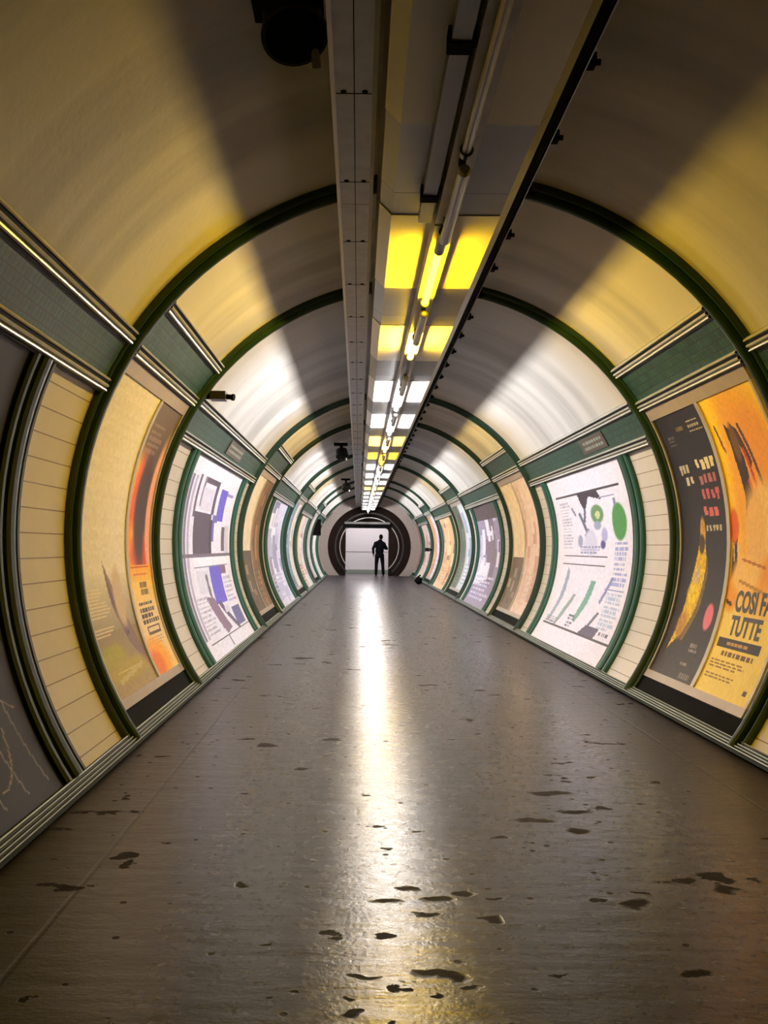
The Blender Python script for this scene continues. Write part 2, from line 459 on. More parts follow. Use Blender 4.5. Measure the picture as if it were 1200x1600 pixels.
# ------------------------------------------------------------------ poster painting (flat printed artwork)
class Art:
    def __init__(self, w, h, c):
        self.w, self.h = w, h
        self.a = np.zeros((h, w, 3)); self.a[:] = c
        self.V, self.U = np.mgrid[0:h, 0:w]
        self.U = (self.U + .5) / w; self.V = (self.V + .5) / h
        self.rng = np.random.RandomState(3)
    def rect(self, u0, v0, u1, v1, c, al=1.0):
        m = (self.U >= u0) & (self.U < u1) & (self.V >= v0) & (self.V < v1)
        self.a[m] = self.a[m] * (1 - al) + np.array(c) * al; return self
    def ell(self, u, v, ru, rv, c, soft=0.0, rot=0.0, al=1.0):
        du, dv = self.U - u, self.V - v
        if rot:
            asp = self.h / self.w * 1.0
            t = RAD(rot); du, dv = du * math.cos(t) + dv * math.sin(t), -du * math.sin(t) + dv * math.cos(t)
        d = np.sqrt((du / ru) ** 2 + (dv / rv) ** 2)
        w = np.clip((1 + soft - d) / max(soft, 1e-3), 0, 1) if soft else (d < 1).astype(float)
        w = (w * al)[..., None]
        self.a = self.a * (1 - w) + np.array(c) * w; return self
    def vgrad(self, v0, v1, c0, c1, u0=0, u1=1):
        m = (self.V >= v0) & (self.V < v1) & (self.U >= u0) & (self.U < u1)
        t = np.clip((self.V - v0) / (v1 - v0), 0, 1)[..., None]
        g = np.array(c0) * (1 - t) + np.array(c1) * t
        self.a[m] = g[m]; return self
    def poly(self, pts, c):
        inside = np.zeros((self.h, self.w), bool); n = len(pts)
        for i in range(n):
            x0, y0 = pts[i]; x1, y1 = pts[(i + 1) % n]
            cond = ((y0 > self.V) != (y1 > self.V))
            with np.errstate(divide='ignore', invalid='ignore'):
                xi = (x1 - x0) * (self.V - y0) / ((y1 - y0) if y1 != y0 else 1e-9) + x0
            inside ^= cond & (self.U < xi)
        self.a[inside] = c; return self
    def line(self, u0, v0, u1, v1, t, c):
        asp = self.h / self.w
        px, py = self.U, self.V * asp
        ax, ay, bx, by = u0, v0 * asp, u1, v1 * asp
        L2 = (bx - ax) ** 2 + (by - ay) ** 2 + 1e-9
        k = np.clip(((px - ax) * (bx - ax) + (py - ay) * (by - ay)) / L2, 0, 1)
        d = np.hypot(px - ax - k * (bx - ax), py - ay - k * (by - ay))
        self.a[d < t] = c; return self
    def blurb(self, u0, v0, u1, v1, rows, c, fill=.7, al=1.0):
        """rows of unreadable small print: broken short bars"""
        dv = (v1 - v0) / rows
        for r in range(rows):
            u = u0; end = u1 - (u1 - u0) * .3 * self.rng.rand()
            while u < end:
                wd = (u1 - u0) * (.06 + .12 * self.rng.rand())
                self.rect(u, v0 + r * dv, min(u + wd, end), v0 + r * dv + dv * fill, c, al)
                u += wd + (u1 - u0) * .035
        return self
    def grain(self, amt, ku=1, kv=1):
        n = self.rng.rand((self.h + kv - 1) // kv, (self.w + ku - 1) // ku)
        n = np.repeat(np.repeat(n, kv, 0), ku, 1)[:self.h, :self.w]
        self.a = np.clip(self.a * (1 + amt * (n[..., None] - .5)), 0, 255); return self
    def blocks(self, pal, n, lo=.06, hi=.3, u0=0, v0=0, u1=1, v1=1):
        for _ in range(n):
            w = (lo + (hi - lo) * self.rng.rand()) * (u1 - u0); h = (lo + (hi - lo) * self.rng.rand()) * (v1 - v0)
            u = u0 + self.rng.rand() * (u1 - u0 - w); v = v0 + self.rng.rand() * (v1 - v0 - h)
            self.rect(u, v, u + w, v + h, pal[self.rng.randint(len(pal))])
        return self

def to_lin(a):
    a = np.clip(a, 0, 255) / 255.0
    return np.where(a <= .04045, a / 12.92, ((a + .055) / 1.055) ** 2.4)

def print_mesh(side, y0, y1, d0, d1, art, parent, r, name='print'):
    """curved printed sheet with 4 mm of thickness; art columns run left to right as one faces the wall"""
    w, h = art.w, art.h
    vs = []
    for j in range(h + 1):
        d = d1 + (d0 - d1) * j / h
        for i in range(w + 1):
            t = i / w
            y = y0 + (y1 - y0) * t if side < 0 else y1 + (y0 - y1) * t
            vs.append(P(side, d, y, r))
    fs = []
    for j in range(h):
        for i in range(w):
            a = j * (w + 1) + i
            q = (a, a + 1, a + w + 2, a + w + 1)
            fs.append(tuple(reversed(q)))
    nf = len(fs)
    # back and edges
    per = [i for i in range(w + 1)] + [j * (w + 1) + w for j in range(1, h + 1)] + [h * (w + 1) + i for i in range(w - 1, -1, -1)] + [j * (w + 1) for j in range(h - 1, 0, -1)]
    b = len(vs)
    for k in per:
        x, y, z = vs[k]; dx, dz = x - CX, z - CZ; L = math.hypot(dx, dz)
        vs.append((CX + dx / L * (r + .004), y, CZ + dz / L * (r + .004)))
    m = len(per)
    for k in range(m):
        k2 = (k + 1) % m
        fs.append((per[k], per[k2], b + k2, b + k))
    o = mesh_obj(name, vs, fs, M['print'], parent, smooth=False, recalc=False)
    col = np.ones((len(fs), 4)); col[:nf, :3] = to_lin(art.a.reshape(-1, 3)); col[nf:, :3] = .5
    at = o.data.attributes.new('ink', 'FLOAT_COLOR', 'FACE')
    at.data.foreach_set('color', col.astype(np.float32).ravel())
    return o

def text_mesh(txt, side, y0, y1, d0, d1, u0, u1, v0, v1, m, parent, r, name='printed_text', bold=.02):
    """lettering laid on the curved sheet inside the box u0..u1, v0..v1 (v from the top)"""
    cu = bpy.data.curves.new('t', 'FONT'); cu.body = txt; cu.resolution_u = 3; cu.offset = bold; cu.extrude = .001
    ob = bpy.data.objects.new('t', cu); COL.objects.link(ob)
    bpy.context.view_layer.update()
    dg = bpy.context.evaluated_depsgraph_get()
    me = bpy.data.meshes.new_from_object(ob.evaluated_get(dg))
    bpy.data.objects.remove(ob)
    bm = bmesh.new(); bm.from_mesh(me)
    bmesh.ops.triangulate(bm, faces=bm.faces)
    xs = [v.co.x for v in bm.verts]; ys = [v.co.y for v in bm.verts]
    xa, xb, ya, yb = min(xs), max(xs), min(ys), max(ys)
    for v in bm.verts:
        u = u0 + (u1 - u0) * (v.co.x - xa) / (xb - xa)
        q = v1 + (v0 - v1) * (v.co.y - ya) / (yb - ya)
        d = d1 + (d0 - d1) * q
        y = y0 + (y1 - y0) * u if side < 0 else y1 + (y0 - y1) * u
        v.co = P(side, d, y, r - (.0012 if v.co.z > 0 else 0))
    bmesh.ops.recalc_face_normals(bm, faces=bm.faces)
    bm.to_mesh(me); bm.free()
    me.materials.clear(); me.materials.append(m)
    o = bpy.data.objects.new(name, me); COL.objects.link(o)
    o.parent = parent; o.matrix_parent_inverse = Matrix.Translation(-Vector(parent.location))
    return o

R_PR = R_WALL - .014
UPR = [(-.15, -.005), (-.15, .030), (-.13, .042), (-.10, .042), (-.085, .026)] + bead(.062, .026, .062, 6) + [(.085, .026), (.10, .042), (.13, .042), (.15, .030), (.15, -.005)]

def upright(side, y, parent, m):
    d0, d1 = FLOOR_DEG + 2.0, 23.3
    p0, p1 = (d0, d1) if side > 0 else (180 - d1, 180 - d0)
    mb = MB().sweep(y, UPR, p0, p1, 24, [1 if abs(p[0]) in (.10, .085) else 0 for p in UPR])
    return mb.build('frame_upright', [m, M['dark_groove']], parent)

def wide_poster(side, bay, art, label, group=None, um='teal', y0=None):
    a, b = bay
    ya = a + 1.22 if y0 is None else y0
    yb = b - (1.00 if y0 is None else 1.24)
    d0, d1 = FLOOR_DEG + 2.0, 23.3
    root = empty('advertising_poster', P(side, FLOOR_DEG + 2.0, (ya + yb) / 2, R_WALL - .02), label, 'poster', group)
    print_mesh(side, ya, yb, d0, d1, art, root, R_PR)
    upright(side, ya - .16, root, M[um]); upright(side, yb + .16, root, M[um])
    return root, (side, ya, yb, d0, d1)

def narrow_poster(side, ya, yb, art, label, group=None):
    root = empty('framed_poster', P(side, -29.6, (ya + yb) / 2, R_WALL - .02), label, 'poster', group)
    d0, d1 = -28.0, 28.0
    print_mesh(side, ya + .03, yb - .03, d0, d1, art, root, R_PR)
    f = MB()
    f.arc_slab(side, ya, yb, -29.7, d0, R_WALL - .002, R_WALL - .026, 0)
    f.arc_slab(side, ya, yb, d1, 30.5, R_WALL - .002, R_WALL - .026, 0)
    f.arc_slab(side, ya, ya + .03, d0, d1, R_WALL - .002, R_WALL - .026, 1)
    f.arc_slab(side, yb - .03, yb, d0, d1, R_WALL - .002, R_WALL - .026, 1)
    f.build('frame', [M['frame_grey'], M['frame_line']], root)
    return root, (side, ya + .03, yb - .03, d0, d1)

# --- left wall, nearest wide bay: dark poster with pale scribbles
A = Art(190, 270, (27, 23, 26)).grain(.15)
for k in range(7):
    A.line(.30 + .1 * k, .55 + .02 * k, .42 + .09 * k, .97, .0028, (128, 120, 120))
pts = [(.80 + .085 * math.cos(t), .83 + .11 * math.sin(t)) for t in np.linspace(-1.7, 1.6, 14)]
for p, q in zip(pts[:-1], pts[1:]): A.line(p[0], p[1], q[0], q[1], .0026, (160, 138, 120))
A.line(.50, .50, .96, .80, .0026, (150, 120, 105)); A.line(.45, .55, .80, .90, .0024, (130, 100, 100))
A.poly([(.58, .70), (.66, .75), (.70, .86), (.66, .87), (.60, .79)], (165, 155, 150))
A.poly([(.66, .88), (.69, .90), (.67, .93), (.64, .92)], (160, 150, 148))
A.poly([(.42, .6), (.52, .62), (.6, .72), (.56, .74), (.46, .68)], (130, 122, 120))
wide_poster(-1, (BAYS[0][0], BAYS[0][1]), A, 'dark grey poster with pale scribbled lines, nearest on left wall', um='green', y0=1.62)

# --- right wall, nearest wide bay (outside the frame apart from its far end)
A = Art(40, 60, (120, 110, 90)).blocks([(170, 150, 90), (80, 70, 60), (200, 180, 120)], 14)
wide_poster(1, (BAYS[0][0], BAYS[0][1]), A, 'brown and tan poster, nearest on the right wall before the first arch', um='green', y0=1.61)

# --- first narrow bay, left: white poster, then orange one
A = Art(70, 190, (230, 226, 236)).grain(.03, 70, 2)
A.vgrad(.62, .80, (226, 222, 230), (160, 152, 152)); A.vgrad(.80, 1.0, (150, 138, 122), (172, 152, 118))
for k in range(16): A.rect(.04, .64 + .011 * k, .2 + .28 * A.rng.rand(), .644 + .011 * k, (232, 220, 208), .8)
A.poly([(.42, .58), (.60, .66), (.80, .76), (.98, .88), (.98, .95), (.72, .86), (.52, .72)], (132, 112, 128))
A.poly([(.46, .62), (.62, .72), (.78, .82), (.70, .83), (.54, .72)], (96, 76, 112))
A.ell(.72, .70, .10, .08, (206, 188, 182), soft=.5)
A.ell(.25, .88, .2, .03, (170, 168, 70), soft=.8); A.ell(.45, .93, .35, .025, (178, 164, 90), soft=.8)
A.rect(.2, .925, .7, .932, (200, 190, 120)); A.line(.2, .955, .8, .93, .02, (196, 186, 132))
A.grain(.06, 2, 2)
narrow_poster(-1, 5.89, 7.07, A, 'mostly white poster with grey purple plume at its foot, past the first arch')
A = Art(70, 190, (236, 214, 176))
A.vgrad(0, .24, (112, 96, 84), (96, 78, 70)); A.vgrad(.24, .62, (90, 66, 62), (90, 60, 60))
A.ell(.0, .45, .34, .22, (250, 190, 50), soft=.4); A.ell(.28, .46, .16, .20, (232, 104, 40), soft=.6)
A.ell(.1, .58, .75, .10, (244, 160, 50), soft=.5); A.ell(.6, .56, .3, .05, (206, 78, 50), soft=.8)
A.ell(.95, .42, .14, .24, (236, 176, 160), soft=.5); A.ell(.5, .40, .18, .16, (70, 52, 58), soft=.6)
A.vgrad(.60, .66, (246, 176, 60), (244, 196, 84)); A.rect(.1, .605, .9, .612, (214, 90, 40)); A.rect(.2, .63, .8, .636, (220, 110, 50))
A.vgrad(.66, .76, (246, 204, 100), (240, 214, 170)); A.vgrad(.76, 1.0, (238, 216, 186), (240, 216, 170))
A.blurb(.42, .665, .75, .715, 2, (60, 44, 40), .75)
for k in range(4): A.blurb(.22, .735 + .022 * k, .95, .75 + .022 * k, 1, (70, 60, 66), 1.0)
A.rect(.3, .828, .86, .856, (96, 78, 76)); A.rect(.35, .834, .81, .850, (236, 214, 190))
A.blurb(.2, .87, .9, .90, 3, (190, 160, 140), .4)
A.ell(.25, .95, .4, .06, (248, 176, 60), soft=.7); A.ell(.2, .96, .2, .035, (238, 130, 40), soft=.8)
A.blurb(.15, .08, .7, .20, 5, (168, 150, 130), .5, .6)
A.grain(.08, 2, 2)
narrow_poster(-1, 7.07, 7.9, A, 'orange and brown fiery poster with small print, left wall beside the second arch')

# --- first narrow bay, right: yellow poster (nearer), black poster (further)
A = Art(100, 190, (255, 220, 40))
A.vgrad(0, .30, (255, 222, 26), (255, 214, 34)); A.vgrad(.30, .62, (255, 208, 50), (250, 216, 110)); A.vgrad(.62, 1.0, (250, 226, 140), (252, 230, 126))
A.ell(.42, .32, .22, .28, (244, 180, 60), soft=.6); A.ell(.70, .35, .26, .26, (240, 168, 66), soft=.6)
A.poly([(.26, .10), (.36, .13), (.44, .22), (.46, .36), (.38, .38), (.36, .47), (.30, .46), (.32, .34), (.27, .22)], (52, 36, 26))
A.poly([(.36, .10), (.46, .13), (.56, .24), (.52, .26), (.42, .18)], (74, 48, 26)); A.ell(.36, .17, .05, .05, (112, 84, 30), soft=.5)
A.line(.46, .20, .58, .36, .018, (200, 70, 40)); A.line(.44, .3, .56, .40, .018, (206, 84, 60)); A.line(.5, .12, .66, .32, .02, (96, 56, 30))
A.ell(.62, .42, .16, .10, (244, 206, 140), soft=.5); A.ell(.44, .48, .14, .12, (240, 196, 130), soft=.6)
A.line(.08, .10, .12, .17, .014, (100, 66, 20)); A.line(.1, .16, .14, .19, .014, (150, 80, 20))
A.poly([(.02, .46), (.12, .48), (.13, .62), (.02, .62)], (62, 36, 42)); A.ell(.06, .44, .07, .05, (226, 110, 40), soft=.4)
A.line(.04, .50, .06, .55, .012, (220, 210, 200)); A.line(.12, .50, .13, .54, .012, (230, 220, 200))
A.ell(.10, .66, .10, .05, (242, 170, 60), soft=.5); A.ell(.3, .60, .2, .05, (248, 208, 130), soft=.5)
A.line(.02, .69, .12, .70, .012, (70, 50, 30)); A.line(.2, .62, .7, .655, .01, (190, 140, 60)); A.line(.22, .55, .64, .575, .008, (180, 110, 50))
A.rect(0.06, .808, .84, .842, (44, 32, 26)); A.blurb(.24, .820, .70, .830, 1, (200, 160, 80), 1.0)
A.blurb(.2, .855, .80, .872, 1, (112, 84, 40), .8)
A.blurb(.06, .885, .80, .915, 3, (150, 118, 50), .4); A.blurb(.06, .93, .62, .955, 2, (150, 118, 50), .4)
A.rect(.84, .955, .9, .968, (90, 70, 40))
A.grain(.06, 2, 2)
pr, g = narrow_poster(1, 5.89, 6.86, A, 'bright yellow poster with black lettering, right wall past the first arch')
text_mesh('COSI FAN', *g, .20, .985, .650, .722, M['ink'], pr, R_PR, bold=.035)
text_mesh('TUTTE', *g, .20, .76, .733, .800, M['ink'], pr, R_PR, bold=.035)
A = Art(80, 190, (30, 27, 34))
A.vgrad(.4, 1, (30, 27, 34), (52, 45, 50))
A.poly([(.40, .50), (.46, .42), (.53, .50), (.58, .58), (.52, .72), (.36, .82), (.14, .90), (.20, .80), (.26, .66)], (226, 190, 30))
A.ell(.48, .46, .05, .05, (196, 150, 60), soft=.4); A.ell(.46, .50, .05, .03, (70, 50, 30), soft=.4); A.ell(.40, .62, .05, .03, (200, 180, 150), soft=.5)
A.ell(.36, .68, .10, .03, (240, 210, 20), soft=.5); A.ell(.28, .80, .08, .04, (190, 140, 40), soft=.6)
A.poly([(.56, .52), (.62, .60), (.56, .74), (.40, .86), (.34, .86), (.5, .72), (.56, .6)], (118, 98, 50)); A.grain(.22, 2, 2)
A.ell(.80, .755, .075, .042, (226, 120, 160), soft=.3)
A.blurb(.66, .045, .96, .10, 3, (176, 168, 160), .5); A.blurb(.4, .06, .6, .075, 1, (116, 100, 60), .8); A.blurb(.15, .085, .3, .13, 3, (106, 100, 104), .5)
def glyphs(v, h, u0, u1, n, c):
    w = (u1 - u0) / n
    for k in range(n):
        a = u0 + w * k; q = A.rng.rand(4)
        A.rect(a, v + h * .2 * q[0], a + w * (.5 + .3 * q[1]), v + h * (.45 + .2 * q[2]), c); A.rect(a + w * .2 * q[3], v + h * .5, a + w * (.55 + .35 * q[0]), v + h * (.8 + .2 * q[1]), c)
glyphs(.185, .045, .55, .95, 4, (226, 220, 204)); glyphs(.245, .04, .55, .93, 4, (176, 108, 120)); glyphs(.30, .042, .55, .92, 4, (196, 96, 116)); glyphs(.36, .042, .54, .86, 3, (206, 110, 116))
glyphs(.43, .025, .56, .90, 5, (190, 184, 160)); glyphs(.20, .035, .18, .40, 3, (190, 186, 182)); glyphs(.245, .035, .26, .46, 2, (206, 202, 200))
A.blurb(.62, .86, .82, .90, 2, (150, 140, 150), .6); A.blurb(.58, .93, .72, .945, 1, (160, 150, 150), .8); A.blurb(.66, .97, .95, .995, 1, (120, 112, 118), .8)
narrow_poster(1, 6.86, 7.9, A, 'black poster with tall yellow flame shape and pink lettering, right wall by the second arch')

# --- second wide bay, left: white poster of grey and violet blocks
A = Art(90, 170, (226, 224, 238))
A.rect(0, .10, .05, .93, (206, 204, 222)); A.rect(.05, .10, .08, .9, (120, 112, 138)); A.rect(.10, .10, .13, .9, (178, 172, 198)); A.rect(.17, .09, .20, .30, (96, 84, 108))
D_, B_ = (84, 72, 90), (98, 88, 196)
A.rect(.26, .09, .56, .12, D_); A.rect(.26, .09, .29, .24, (130, 120, 140)); A.rect(.50, .09, .56, .27, D_); A.rect(.2, .27, .52, .48, D_); A.rect(.28, .14, .48, .26, (214, 210, 226))
A.rect(.62, .12, .78, .30, B_); A.rect(.56, .27, .66, .42, (112, 100, 178)); A.rect(.78, .13, .92, .15, (140, 134, 186)); A.rect(.50, .30, .56, .48, (60, 50, 62))
A.rect(.60, .31, .76, .48, (228, 226, 240)); A.rect(.78, .33, .86, .47, (96, 84, 98)); A.rect(.86, .32, .96, .48, (200, 196, 212))
A.rect(.0, .485, 1, .5, (112, 104, 122)); A.rect(.2, .5, 1, .545, (238, 236, 246)); A.rect(.2, .545, .9, .555, (140, 132, 158))
A.rect(.48, .555, .72, .76, B_); A.rect(.72, .555, .84, .6, (120, 96, 110)); A.rect(.22, .57, .46, .68, (214, 212, 226)); A.line(.40, .6, .44, .88, .02, (110, 100, 116)); A.poly([(.30, .70), (.46, .72), (.60, .90), (.46, .92)], (128, 104, 128))
A.blurb(.74, .62, .96, .78, 6, (170, 168, 200), .5); A.blurb(.14, .70, .36, .9, 9, (176, 172, 190), .45); A.rect(.74, .80, .94, .91, (96, 96, 150)); A.line(.55, .76, .74, .91, .03, (90, 82, 110)); A.rect(.6, .78, .7, .82, (210, 206, 226))
A.rect(.1, .922, 1, .928, (84, 78, 88)); A.rect(.45, .928, .465, .99, (120, 114, 122)); A.rect(.74, .928, .75, .96, (168, 162, 172))
A.rect(0, 0, 1, .08, (232, 230, 242))
A.grain(.07, 2, 2)
wide_poster(-1, BAYS[2][:2], A, 'wide white poster with grey and violet blocks, left wall past the second arch')

# --- second wide bay, right: white poster with sketchy pictures in two halves
A = Art(110, 170, (230, 226, 240))
K = (62, 56, 66)
A.rect(.06, .120, .92, .129, K); A.rect(.12, .468, .72, .478, K); A.rect(.10, .515, .70, .523, K); A.rect(.06, .885, 1, .893, K)
A.poly([(.40, .13), (.66, .13), (.70, .18), (.62, .165), (.54, .15), (.50, .19), (.46, .23), (.42, .18)], (56, 46, 62))
A.line(.46, .22, .44, .28, .014, (90, 92, 124)); A.line(.38, .24, .46, .34, .016, (88, 104, 130)); A.line(.28, .20, .32, .24, .012, (126, 128, 160)); A.line(.44, .36, .48, .33, .014, (88, 84, 120))
A.ell(.61, .25, .07, .045, (98, 140, 100), soft=.2); A.ell(.615, .255, .03, .022, (198, 206, 150)); A.ell(.60, .31, .04, .02, (150, 160, 186), soft=.3)
A.ell(.855, .30, .07, .085, (66, 138, 70), soft=.15); A.rect(.82, .18, .85, .22, (130, 136, 178)); A.rect(.66, .165, .85, .17, (140, 140, 176))
A.ell(.36, .39, .03, .03, (150, 156, 190), soft=.3); A.ell(.66, .41, .025, .02, (70, 70, 130), soft=.3); A.ell(.50, .40, .07, .06, (206, 206, 226), soft=.4); A.ell(.68, .36, .03, .03, (170, 170, 210), soft=.4)
A.blurb(.10, .16, .26, .44, 15, (182, 178, 202), .5); A.blurb(.36, .42, .64, .465, 3, (150, 150, 186), .5)
A.blurb(.80, .40, .95, .62, 9, (158, 164, 212), .6); A.blurb(.78, .645, .95, .84, 9, (176, 190, 218), .6); A.rect(.74, .628, .95, .633, (140, 150, 190))
A.poly([(.20, .54), (.24, .56), (.22, .70), (.14, .87), (.10, .87), (.16, .72)], (146, 160, 186)); A.poly([(.56, .60), (.62, .60), (.58, .72), (.50, .84), (.46, .82), (.52, .7)], (112, 162, 146))
A.poly([(.36, .69), (.40, .69), (.32, .80), (.26, .885), (.22, .885), (.28, .78)], (140, 158, 160)); A.line(.80, .58, .72, .70, .014, (130, 134, 180)); A.line(.74, .76, .66, .86, .014, (96, 100, 124))
A.poly([(.66, .83), (.82, .83), (.80, .885), (.60, .885)], (84, 74, 100)); A.blurb(.84, .84, .94, .86, 1, (90, 86, 110), .9); A.blurb(.4, .80, .5, .88, 4, (100, 100, 124), .6); A.blurb(.08, .84, .3, .88, 3, (130, 130, 150), .6)
A.grain(.05, 2, 2)
wide_poster(1, BAYS[2][:2], A, 'wide white poster with black rules and green sketches, right wall past the second arch')

# --- further bays
def mix(bg, pal, n, w=36, h=70, seed=1, top=None, bottom=None):
    A = Art(w, h, bg); A.rng = np.random.RandomState(seed)
    A.blocks(pal, n, .05, .32)
    A.blurb(.1, .7, .9, .95, 6, pal[0], .5)
    if top: A.rect(0, 0, 1, top[0], top[1])
    if bottom: A.rect(0, bottom[0], 1, 1, bottom[1]); A.blocks([(150, 130, 110), (70, 60, 50), (190, 170, 160)], 12, .05, .2, 0, bottom[0], 1, 1)
    return A.grain(.1, 2, 2)
W, T, DK = (226, 222, 228), (100, 130, 140), (66, 58, 62)
lab = {
 (3, -1, 0): (mix((236, 230, 236), [W], 2, bottom=(.56, (92, 78, 62))), 'poster white above and dark mottled below, left wall past the third arch'),
 (3, -1, 1): (mix((120, 92, 66), [(90, 70, 56), (150, 110, 70), (180, 140, 90)], 14, seed=2), 'narrow brown poster on the left wall before the fourth arch'),
 (3, 1, 0): (mix((226, 206, 206), [(214, 190, 190), (232, 220, 222), (196, 160, 160)], 10, seed=4), 'pale pink poster on the right wall past the third arch'),
 (3, 1, 1): (mix((240, 224, 204), [(238, 226, 210)], 2, bottom=(.58, (104, 86, 56))), 'poster cream above and brown below, right wall before the fourth arch'),
 (4, -1, 0): (mix((206, 204, 220), [(180, 178, 204), (230, 228, 236), (150, 146, 170), (120, 120, 150)], 22, 60, 90, 5), 'wide lilac and white poster on the left wall past the fourth arch'),
 (4, 1, 0): (mix((150, 138, 166), [(200, 196, 222), (110, 96, 150), (230, 228, 240), (120, 104, 120)], 20, 60, 90, 6, top=(.16, (78, 66, 70))), 'wide purple poster with dark top on the right wall past the fourth arch'),
 (5, -1, 0): (mix((120, 140, 160), [(90, 110, 140), (160, 180, 190)], 10, seed=7), 'blue grey poster on the left wall past the fifth arch'),
 (5, -1, 1): (mix((220, 220, 226), [(200, 206, 216), (150, 160, 170)], 8, seed=8), 'white poster on the left wall before the sixth arch'),
 (5, 1, 0): (mix((206, 216, 226), [(150, 170, 200), (226, 230, 236)], 8, seed=9), 'pale blue poster on the right wall past the fifth arch'),
 (5, 1, 1): (mix((90, 104, 100), [(120, 130, 120), (70, 80, 84)], 8, seed=10), 'dark grey green poster on the right wall before the sixth arch'),
 (6, -1, 0): (mix((190, 182, 184), [(220, 200, 190), (120, 110, 116), (206, 210, 206), (160, 120, 110)], 20, 44, 64, 11), 'wide pinkish grey poster on the left wall past the sixth arch'),
 (6, 1, 0): (mix((226, 190, 150), [(206, 160, 120), (240, 214, 180), (150, 120, 100)], 18, 44, 64, 12), 'wide peach poster on the right wall past the sixth arch'),
 (7, -1, 0): (mix((140, 150, 150), [(110, 120, 124), (180, 186, 180)], 8, 20, 40, 13), 'grey poster on the left wall past the seventh arch'),
 (7, -1, 1): (mix((200, 196, 200), [(176, 170, 176)], 6, 20, 40, 14), 'light grey poster on the left wall before the eighth arch'),
 (7, 1, 0): (mix((222, 214, 230), [(196, 186, 214)], 6, 20, 40, 15), 'pale lavender poster on the right wall past the seventh arch'),
 (7, 1, 1): (mix((200, 150, 110), [(170, 120, 90), (224, 180, 140)], 6, 20, 40, 16), 'tan poster on the right wall before the eighth arch'),
 (8, -1, 0): (mix((214, 210, 208), [(180, 184, 180), (230, 226, 224), (140, 130, 134)], 14, 30, 44, 17), 'wide off white poster on the left wall past the eighth arch'),
 (8, 1, 0): (mix((196, 176, 166), [(220, 200, 190), (150, 110, 100), (210, 190, 200)], 14, 30, 44, 18), 'wide dusky pink poster on the right wall past the eighth arch'),
 (9, -1, 0): (mix((170, 166, 164), [(140, 136, 136)], 6, 16, 30, 19), 'small grey poster on the left wall past the ninth arch'),
 (9, 1, 0): (mix((150, 130, 116), [(120, 100, 90)], 6, 16, 30, 20), 'small brown poster on the right wall past the ninth arch'),
}
for (bi, s, k), (art, l) in lab.items():
    a, b, wide = BAYS[bi]
    if wide:
        wide_poster(s, (a, b), art, l)
    else:
        if (bi, s, 1) in lab:
            mid = (a + b) / 2 + .1
            ya, yb = (a + .16, mid) if k == 0 else (mid, b - .14)
        else:
            ya, yb = a + .16, b - .25
        narrow_poster(s, ya, yb, art, l)

# ------------------------------------------------------------------ lighting trunking down the crown
ZB = CAM_Z + 1.60
TRX0, TRX1 = 0.142, 0.659
root = empty('lighting_trunking', (0.42, 20, ZB), 'long panelled trunking box hung along the crown of the vault', 'trunking')
L0, LP, LT = 4.60, 2.28, 1.36          # first lit tube, spacing, tube length
prof = [(TRX0, ZB), (TRX1, ZB), (.717, ZB + .058), (.717, 3.335), (.084, 3.335), (.084, ZB + .058)]
ks = list(range(-3, 17))
prof_r = [(TRX0 + .004, ZB - .004), (TRX1 - .004, ZB - .004), (TRX1 - .004, ZB + .004), (TRX0 + .004, ZB + .004)]
for k in ks:
    s0 = L0 + LP * k
    if s0 > Y_END - 1.5: break
    e1 = min(s0 + LP - .003, Y_END)
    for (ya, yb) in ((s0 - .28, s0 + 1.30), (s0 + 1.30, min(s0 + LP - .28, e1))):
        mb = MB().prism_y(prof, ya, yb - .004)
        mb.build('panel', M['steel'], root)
    # white plate per tube, folded left edge: panel's lamp-lit stretch painted as colour
    lit_plate = MB().prism_y([(TRX0 - .003, ZB - .004), (TRX1 + .002, ZB - .004), (TRX1 + .002, ZB - .0005), (TRX0 - .001, ZB - .0005)], s0 + .0, s0 + 1.30 - .01)
    lit_plate.prism_y([(TRX0 - .003, ZB - .004), (TRX0 - .001, ZB - .0005), (.0833, ZB + .0572), (.0805, ZB + .0545)], s0 + .0, s0 + 1.30 - .01)
    lit_plate.build('lit_panel_plate', M['white_enamel'], root)

